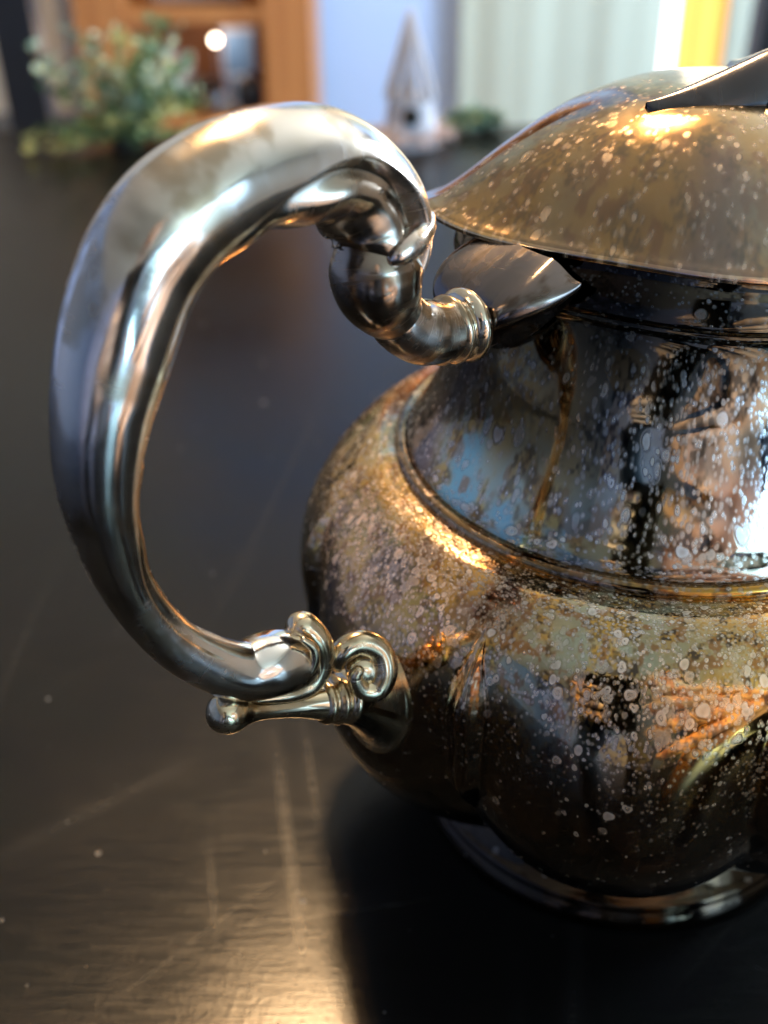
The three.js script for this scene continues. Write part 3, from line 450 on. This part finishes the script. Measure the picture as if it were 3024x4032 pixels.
part('upper_collar', turned(P3(0.0682, 0.1541), P3(0.0578, 0.1538), [[0, 0.0045], [0.06, 0.0054], [0.16, 0.0060], [0.26, 0.0055], [0.3, 0.0051], [0.36, 0.0058], [0.48, 0.0066], [0.6, 0.0060], [0.64, 0.0056], [0.7, 0.0064], [0.82, 0.0071], [0.95, 0.0066], [1, 0.0058]], 80, 0, [0.8, 0.72, 0.6]), handleSilver, handle);
// pointed bracket wrapped round the neck
{
  const half = rad(20.5), mid = PHI + rad(4.4);
  const g = grid(220, 90, (i, j) => {
    const d = (i * 2 - 1) * 0.999, k = 1 - Math.abs(d), yu = lerp(0.1616, 0.1646, sstep(k, 0, .45)), yl = lerp(0.1608, 0.1430, Math.pow(k, 0.8)), out = 0.0142 * (1 - Math.pow(1 - Math.min(1, k / 0.62), 1.7));
    const th = mid + d * half, bulge = j < 0.36 ? 1 - Math.pow((0.36 - j) / 0.36, 2.4) : 1 - Math.pow((j - 0.36) / 0.64, 1.9);
    const r = 0.0438 + out * bulge; return [r * Math.cos(th), lerp(yl, yu, j), r * Math.sin(th), i * .4, j * .15, 0.2, 0.18, 0.185];
  }, false, true);
  part('upper_bracket', g, handleSilver, handle);
}
const bodyR = (y) => { let k = 0; while (k < BODY.length - 2 && BODY[k + 1][1] > y) k++; return lerp(BODY[k][0], BODY[k + 1][0], clamp((BODY[k][1] - y) / (BODY[k][1] - BODY[k + 1][1]))); };
function socketShape() {                                    // flares from the collar to an oval foot that follows the body
  const c = P3(0.0950, 0.0874, 0.0081), az = rad(140.6), yc = 0.0765, ax = new THREE.Vector3(0.083 * Math.cos(az), yc, 0.083 * Math.sin(az)).sub(c).normalize(), a = new THREE.Vector3().crossVectors(ax, UP).normalize(), b = new THREE.Vector3().crossVectors(ax, a).normalize(); if (b.y < 0) b.negate();
  const side = a.dot(new THREE.Vector3(-Math.sin(az), 0, Math.cos(az))) > 0 ? 1 : -1;
  return grid(96, 40, (i, j) => {
    const x = -side * i * Math.PI * 2, ca = Math.cos(x), sa = Math.sin(x), p = c.clone().addScaledVector(a, ca * 0.0047).addScaledVector(b, sa * 0.0047);
    const y = yc + sa * 0.0128, th = az + side * ca * rad(5.9), R = lobe(bodyR(y), th, y) + 0.0005, q = new THREE.Vector3(R * Math.cos(th), y, R * Math.sin(th)), m = p.clone().addScaledVector(ax, 0.005).lerp(q, 0.18);
    const t = Math.min(1, j / 0.94), u = 1 - t, o = p.multiplyScalar(u * u).addScaledVector(m, 2 * u * t).addScaledVector(q, t * t), e = sstep(j, 0.84, 0.94) * (1 - sstep(j, 0.96, 1)) * 0.0009;
    o.x += e * Math.cos(th); o.z += e * Math.sin(th); if (j > 0.94) { o.x -= (j - 0.94) * 0.03 * Math.cos(th); o.z -= (j - 0.94) * 0.03 * Math.sin(th); }
    return [o.x, o.y, o.z, i * .3, j * .1, ...GILT];
  }, true);
}
// lower joint: drop with ball end, collar, socket with a volute
part('drop', turned(P3(0.1240, 0.0981, 0.0068), P3(0.0990, 0.0884, 0.0080), [[0, 0.0001], [0.01, 0.0016], [0.05, 0.0031], [0.13, 0.0039], [0.21, 0.0036], [0.30, 0.0026], [0.42, 0.0021], [0.58, 0.0022], [0.74, 0.0026], [0.88, 0.0033], [1, 0.0041]]), handleSilver, handle);
part('lower_collar', turned(P3(0.1012, 0.0891, 0.0079), P3(0.0938, 0.0870, 0.0082), [[0, 0.0030], [0.05, 0.0040], [0.15, 0.0045], [0.25, 0.0042], [0.3, 0.0039], [0.36, 0.0045], [0.48, 0.0051], [0.6, 0.0046], [0.64, 0.0043], [0.7, 0.0050], [0.84, 0.0056], [0.96, 0.0051], [1, 0.0044]]), handleSilver, handle);
part('lower_socket', [socketShape(), tube3([pt(0.0967, 0.0949, 0.0082, 0.0012), pt(0.0957, 0.0988, 0.0082, 0.0023), pt(0.0919, 0.1002, 0.0091, 0.0025), pt(0.0886, 0.0978, 0.0109, 0.0025), pt(0.0885, 0.0936, 0.0124, 0.0027), pt(0.0908, 0.0906, 0.0127, 0.0027), pt(0.0937, 0.0915, 0.0121, 0.002), pt(0.0949, 0.0949, 0.0117, 0.0014), pt(0.0935, 0.0969, 0.012, 0.001)], 28, 140, GILT), tube3([pt(0.0935, 0.0938, 0.0073, 0.0022), pt(0.092, 0.0938, 0.0088, 0.0038), pt(0.0891, 0.0922, 0.0095, 0.0036), pt(0.0874, 0.0909, 0.0097, 0.0018)], 36, 40, GILT)], handleSilver, handle);

// ---------------------------------------------------------------- plants and ornaments at the far end of the table
function leafCloud(n, seed, shape, size, color) {
  const R = mulberry(seed), gs = [];
  for (let i = 0; i < n; i++) {
    const [x, y, z] = shape(R), s = size * (0.6 + 0.8 * R());
    const l = new THREE.CircleGeometry(s, 7); const p = l.attributes.position; for (let k = 0; k < p.count; k++) { p.setX(k, p.getX(k) * 0.55); p.setZ(k, -0.35 * p.getY(k) * p.getY(k) / s + 0.3 * Math.abs(p.getX(k))); }
    l.computeVertexNormals(); l.rotateX(R() * 6.28); l.rotateY(R() * 6.28); l.rotateZ(R() * 6.28); l.translate(x, y, z);
    const c = color(R, y), cc = new Float32Array(p.count * 3); for (let k = 0; k < p.count; k++) cc.set(c, k * 3); l.setAttribute('color', new THREE.BufferAttribute(cc, 3)); gs.push(l);
  }
  return mergeGeometries(gs);
}
const leafMat = new THREE.MeshPhysicalMaterial({ name: 'leaves', vertexColors: true, roughness: 0.7, side: THREE.DoubleSide, transmission: 0.35, thickness: 0 });
{
  const p = group('leafy_plant', 'bushy green plant at the far left end of the table', 'plant', [-0.172, 0, -0.835]);
  p.scale.setScalar(0.86);
  const R = mulberry(8), stems = [], leaves = [], yel = [0.34, 0.34, 0.12], deep = [0.09, 0.16, 0.06], grey = [0.30, 0.38, 0.28], olive = [0.24, 0.30, 0.12];
  for (let i = 0; i < 64; i++) {
    const az = R() * 6.28, tall = R(), low = i % 2, lean = low ? 1.0 + 0.6 * R() : 0.1 + 0.8 * R(), L = low ? 0.03 + 0.05 * R() : 0.05 + 0.055 * tall, pts = [];
    let x = 0, y = 0.006, z = 0; const bend = (R() - 0.3) * 0.5;
    for (let k = 0; k <= 10; k++) { pts.push(new THREE.Vector3(x, y, z)); const a = lean + bend * k / 10; x += Math.cos(az) * Math.sin(a) * L / 10 * 1.1; z += Math.sin(az) * Math.sin(a) * L / 10 * 0.5; y += Math.cos(a) * L / 10; }
    const cv = new THREE.CatmullRomCurve3(pts); stems.push(new THREE.TubeGeometry(cv, 10, 0.0005, 5));
    const kind = R(), c0 = low ? (kind < .5 ? yel : deep) : kind < .45 ? grey : kind < .75 ? olive : deep;
    for (let k = 0; k < 15; k++) {
      const t = 0.15 + 0.85 * k / 14, q = cv.getPoint(t), s = 0.0038 + 0.003 * R(), l = new THREE.CircleGeometry(s, 7), a = l.attributes.position;
      for (let n = 0; n < a.count; n++) { a.setX(n, a.getX(n) * 0.5); a.setZ(n, -60 * a.getY(n) * a.getY(n)); }
      l.translate(0, s, 0); l.rotateX((R() - .5) * 2); l.rotateZ((k % 2 ? 1 : -1) * (0.7 + R() * 0.6)); l.rotateY(R() * 6.28); l.computeVertexNormals(); l.translate(q.x, Math.max(0.002, q.y), q.z);
      const kk = 0.6 + 0.8 * R(), cc = new Float32Array(a.count * 3); for (let n = 0; n < a.count; n++) cc.set(c0.map((x) => Math.min(0.6, x * kk * 1.05)), n * 3); l.setAttribute('color', new THREE.BufferAttribute(cc, 3)); leaves.push(l);
    }
  }
  part('foliage', mergeGeometries(leaves), leafMat, p); part('stem', stems, paint('stem', [0.14, 0.12, 0.05]), p);
  part('pot', new THREE.CylinderGeometry(0.014, 0.012, 0.008, 32).translate(0, 0.004, 0), paint('dark pot', [0.03, 0.025, 0.02], 0.5), p);
  const q = group('leafy_sprig', 'small green sprig lying beside the birdhouse at the far table edge', 'plant', [0.066, 0, -0.862]);
  part('foliage', leafCloud(170, 15, (R) => { const a = R() * 6.28, r = Math.sqrt(R()); return [r * 0.02 * Math.cos(a), 0.004 + 0.012 * R() * (1 - r * .5), r * 0.01 * Math.sin(a)]; }, 0.005, (R) => { const k = 0.6 + .7 * R(); return [0.14 * k, 0.24 * k, 0.16 * k]; }), leafMat, q);
  part('stem', new THREE.CylinderGeometry(0.0012, 0.0012, 0.05, 8).rotateZ(1.5).translate(0, 0.004, 0), paint('twig', [0.15, 0.1, 0.05]), q);
  // little pale birdhouse with a steep roof
  const b = group('birdhouse', 'small pale grey birdhouse with a steep slatted roof and dark hole', 'birdhouse', [0.021, 0, -0.835]);
  const pale = plaster('weathered white paint', [0.40, 0.40, 0.46], 50), moss = plaster('weathered roof', [0.36, 0.39, 0.48], 51), twig = paint('grey twig', [0.30, 0.29, 0.32]);
  const sh = part('house', new THREE.CylinderGeometry(0.0145, 0.020, 0.034, 9).translate(0, 0.017, 0), pale, b);
  for (let k = 0; k < 14; k++) { const a = k / 14 * 6.2832, g = new THREE.CylinderGeometry(0.0011, 0.0019, 0.056, 6).translate(0, 0.028, 0); g.rotateZ(0.275); g.translate(0.0165, 0.031, 0); g.rotateY(a); part('slat', g, k % 2 ? moss : twig, b); }
  part('roof', new THREE.ConeGeometry(0.0105, 0.016, 9).translate(0, 0.041, 0), moss, b);
  part('entrance_hole', new THREE.CylinderGeometry(0.0056, 0.0056, 0.004, 24).rotateX(Math.PI / 2).translate(0, 0.022, 0.0162), paint('dark hole', [0.01, 0.008, 0.006]), sh);
  const tw = []; const R2 = mulberry(34); for (let k = 0; k < 60; k++) { const g = new THREE.CylinderGeometry(0.0005, 0.0009, 0.014 + R2() * .012, 5); g.rotateZ(1.57 + (R2() - .5)); g.rotateY(R2() * 6.28); const a = R2() * 6.28, r = 0.017 + 0.011 * R2(); g.translate(r * Math.cos(a), 0.003 + 0.008 * R2(), r * Math.sin(a) * .8); tw.push(g); }
  part('nest', tw, paint('pale twigs', [0.34, 0.28, 0.28]), b);
}
// ---------------------------------------------------------------- the photographer, reflected in the neck and the lid
function sdfMesh(c, half, res, sdf) {
  const mc = new MarchingCubes(res, new THREE.MeshBasicMaterial(), false, false, 400000), h = (k) => (k - res / 2) / (res / 2) * half;
  for (let z = 0; z < res; z++) for (let y = 0; y < res; y++) for (let x = 0; x < res; x++) mc.field[x + y * res + z * res * res] = -sdf(c[0] + h(x), c[1] + h(y), c[2] + h(z));
  mc.isolation = 0; mc.update();
  const n = mc.count, g = new THREE.BufferGeometry(), P = new Float32Array(n * 3);
  for (let i = 0; i < n * 3; i++) P[i] = c[i % 3] + mc.positionArray[i] * half;
  g.setAttribute('position', new THREE.BufferAttribute(P, 3)); g.setAttribute('uv', new THREE.BufferAttribute(new Float32Array(n * 2), 2));
  const m = mergeVertices(g.deleteAttribute('uv'), 1e-6); m.computeVertexNormals(); return m;
}
const smin = (a, b, k) => { const h = clamp(0.5 + 0.5 * (b - a) / k); return lerp(b, a, h) - k * h * (1 - h); };
function bonesSDF(bones, k) {
  return (x, y, z) => {
    let d = 1e3;
    for (const [a, b, ra, rb] of bones) {
      const dx = b[0] - a[0], dy = b[1] - a[1], dz = b[2] - a[2], t = clamp(((x - a[0]) * dx + (y - a[1]) * dy + (z - a[2]) * dz) / (dx * dx + dy * dy + dz * dz + 1e-12));
      d = smin(d, Math.hypot(x - a[0] - dx * t, y - a[1] - dy * t, z - a[2] - dz * t) - lerp(ra, rb, t), k);
    }
    return d;
  };
}
{
  const p = group('person', 'person in a dark blue sweater leaning over the table, mirrored in the teapot', 'person', [0, 0, 0]);
  const skin = new THREE.MeshPhysicalMaterial({ name: 'skin', color: new THREE.Color().setRGB(0.74, 0.60, 0.52), roughness: 0.55 });
  const wool = paint('dark wool', [0.08, 0.12, 0.20], 0.95), denim = paint('dark denim', [0.04, 0.06, 0.11], 0.9), hairM = paint('dark hair', [0.03, 0.02, 0.014], 0.6);
  // camera frame -> room
  const q = camera.quaternion, W = (x, y, z) => { const v = new THREE.Vector3(x, y, z).applyQuaternion(q).add(camera.position); return [v.x, v.y, v.z]; };
  const head = [0.05, 0.66, 0.42], wrist = [0.172, 0.126, -0.017], elbow = [0.36, 0.06, 0.24], shoulder = [0.24, 0.38, 0.52], shoulder2 = [-0.16, 0.38, 0.52];
  // right hand held beside the pot, just out of the frame: palm, four fingers of their own lengths, thumb
  const bones = [[wrist, [0.140, 0.140, -0.043], 0.026, 0.024], [[0.140, 0.143, -0.043], [0.110, 0.173, -0.059], 0.020, 0.0125], [[0.140, 0.136, -0.043], [0.106, 0.114, -0.051], 0.020, 0.0125]];
  for (let f = 0; f < 4; f++) {
    const L = [0.86, 1.0, 0.95, 0.76][f], y = 0.175 - f * 0.0212, a = [0.108, y, -0.059 + f * .002], b = [0.108 - 0.030 * L, y + 0.004 - f * 0.004, -0.069 + f * .002], c = [0.108 - 0.052 * L, y + 0.003 - f * 0.006, -0.067 + f * .002], d = [0.108 - 0.068 * L, y - f * 0.0075, -0.061 + f * .002];
    bones.push([a, b, 0.0104, 0.0094], [b, c, 0.0092, 0.0085], [c, d, 0.0083, 0.0070]);
  }
  bones.push([[0.142, 0.126, -0.037], [0.115, 0.091, -0.033], 0.016, 0.012], [[0.115, 0.091, -0.033], [0.088, 0.078, -0.037], 0.0115, 0.0088]);
  const hand = sdfMesh([0.108, 0.130, -0.043], 0.105, 80, bonesSDF(bones, 0.004));
  const headSDF = bonesSDF([[[head[0], head[1] + 0.035, head[2] + 0.02], [head[0], head[1] + 0.02, head[2] + 0.03], 0.078, 0.082], [[head[0], head[1] - 0.02, head[2] - 0.01], [head[0], head[1] - 0.075, head[2] - 0.03], 0.066, 0.038], [[head[0], head[1] - 0.06, head[2] + 0.04], [head[0], head[1] - 0.22, head[2] + 0.1], 0.05, 0.058], [[head[0], head[1] + 0.01, head[2] - 0.078], [head[0], head[1] - 0.022, head[2] - 0.094], 0.008, 0.014], [[head[0] - 0.02, head[1] - 0.05, head[2] - 0.066], [head[0] + 0.02, head[1] - 0.05, head[2] - 0.066], 0.009, 0.009], [[head[0] - 0.078, head[1] + 0.015, head[2] + 0.03], [head[0] - 0.076, head[1] - 0.025, head[2] + 0.02], 0.014, 0.01], [[head[0] + 0.078, head[1] + 0.015, head[2] + 0.03], [head[0] + 0.076, head[1] - 0.025, head[2] + 0.02], 0.014, 0.01]], 0.018);
  part('body', [sdfMesh(head, 0.26, 72, headSDF), hand], skin, p);
  const white = paint('eye', [0.7, 0.7, 0.68], 0.2), ey = [-1, 1].map((s) => part('eye', new THREE.SphereGeometry(0.0125, 20, 14).translate(head[0] + s * 0.031, head[1] + 0.005, head[2] - 0.063), white, p));
  for (const s of [-1, 1]) part('pupil', new THREE.SphereGeometry(0.006, 14, 10).translate(head[0] + s * 0.031, head[1] + 0.002, head[2] - 0.072), hairM, ey[s < 0 ? 0 : 1]);
  part('hair', sdfMesh([head[0], head[1] + 0.05, head[2] + 0.04], 0.15, 48, (x, y, z) => Math.max(Math.hypot(x - head[0], (y - head[1] - 0.035), z - head[2] - 0.035) - 0.1, (head[1] + 0.055 - y) * 0.8 + (head[2] - 0.005 - z) * 0.9)), hairM, p);
  const palmL = W(-0.078, -0.075, 0.03), wristL = W(-0.085, -0.13, 0.075);
  const torso = bonesSDF([[[0.04, 0.36, 0.54], [0.05, -0.22, 0.62], 0.13, 0.15], [[-0.10, 0.34, 0.53], [0.18, 0.34, 0.53], 0.085, 0.085], [shoulder, elbow, 0.062, 0.052], [elbow, [0.186, 0.120, 0.0], 0.05, 0.033], [shoulder2, [-0.26, 0.05, 0.42], 0.062, 0.05], [[-0.26, 0.05, 0.42], wristL, 0.048, 0.036]], 0.05);
  part('sweater', sdfMesh([0.03, 0.1, 0.36], 0.55, 96, torso), wool, p);
  // left hand round the edge of the phone
  const bl = [[wristL, palmL, 0.026, 0.020], [palmL, W(-0.068, -0.03, 0.024), 0.018, 0.012], [palmL, W(-0.070, -0.095, 0.024), 0.018, 0.012]];
  for (let f = 0; f < 4; f++) { const y = -0.028 - f * 0.022; bl.push([W(-0.068, y, 0.022), W(-0.070, y, 0.001), 0.0098, 0.009], [W(-0.070, y, 0.001), W(-0.044 + 0.004 * Math.abs(f - 1), y, -0.0035), 0.0088, 0.0078]); }
  bl.push([W(-0.07, -0.05, 0.032), W(-0.045, -0.02, 0.027), 0.012, 0.009]);
  part('hand', sdfMesh(W(-0.068, -0.075, 0.03), 0.1, 72, bonesSDF(bl, 0.004)), skin, p);
  part('trousers', sdfMesh([0.04, -0.45, 0.45], 0.46, 60, bonesSDF([[[0.04, -0.24, 0.62], [0.05, -0.28, 0.62], 0.15, 0.15], [[-0.06, -0.3, 0.6], [-0.08, -0.3, 0.22], 0.085, 0.06], [[0.16, -0.3, 0.6], [0.18, -0.3, 0.22], 0.085, 0.06], [[-0.08, -0.3, 0.22], [-0.08, -0.68, 0.26], 0.058, 0.045], [[0.18, -0.3, 0.22], [0.18, -0.68, 0.26], 0.058, 0.045]], 0.04)), denim, p);
  // phone held in the hand: the lens looks out of its upper corner
  const ph = group('phone', 'dark smartphone held in the hand, mirrored in the neck of the teapot', 'phone', [0, 0, 0]);
  const c = W(-0.022, -0.052, 0.0125); ph.position.set(...c); ph.quaternion.copy(q);
  part('case', new RoundedBoxGeometry(0.076, 0.15, 0.009, 4, 0.004), new THREE.MeshStandardMaterial({ name: 'phone case', color: 0x0a0b0d, roughness: 0.35 }), ph);
  part('screen', new RoundedBoxGeometry(0.07, 0.144, 0.001, 2, 0.0004).translate(0, 0, 0.0052), new THREE.MeshStandardMaterial({ name: 'phone screen', color: 0x08090a, roughness: 0.1 }), ph);
  part('camera_bump', new RoundedBoxGeometry(0.03, 0.03, 0.003, 3, 0.0012).translate(0.02, 0.055, -0.0055), new THREE.MeshStandardMaterial({ name: 'phone glass', color: 0x111216, roughness: 0.15 }), ph);
}
renderer.render(scene, camera);
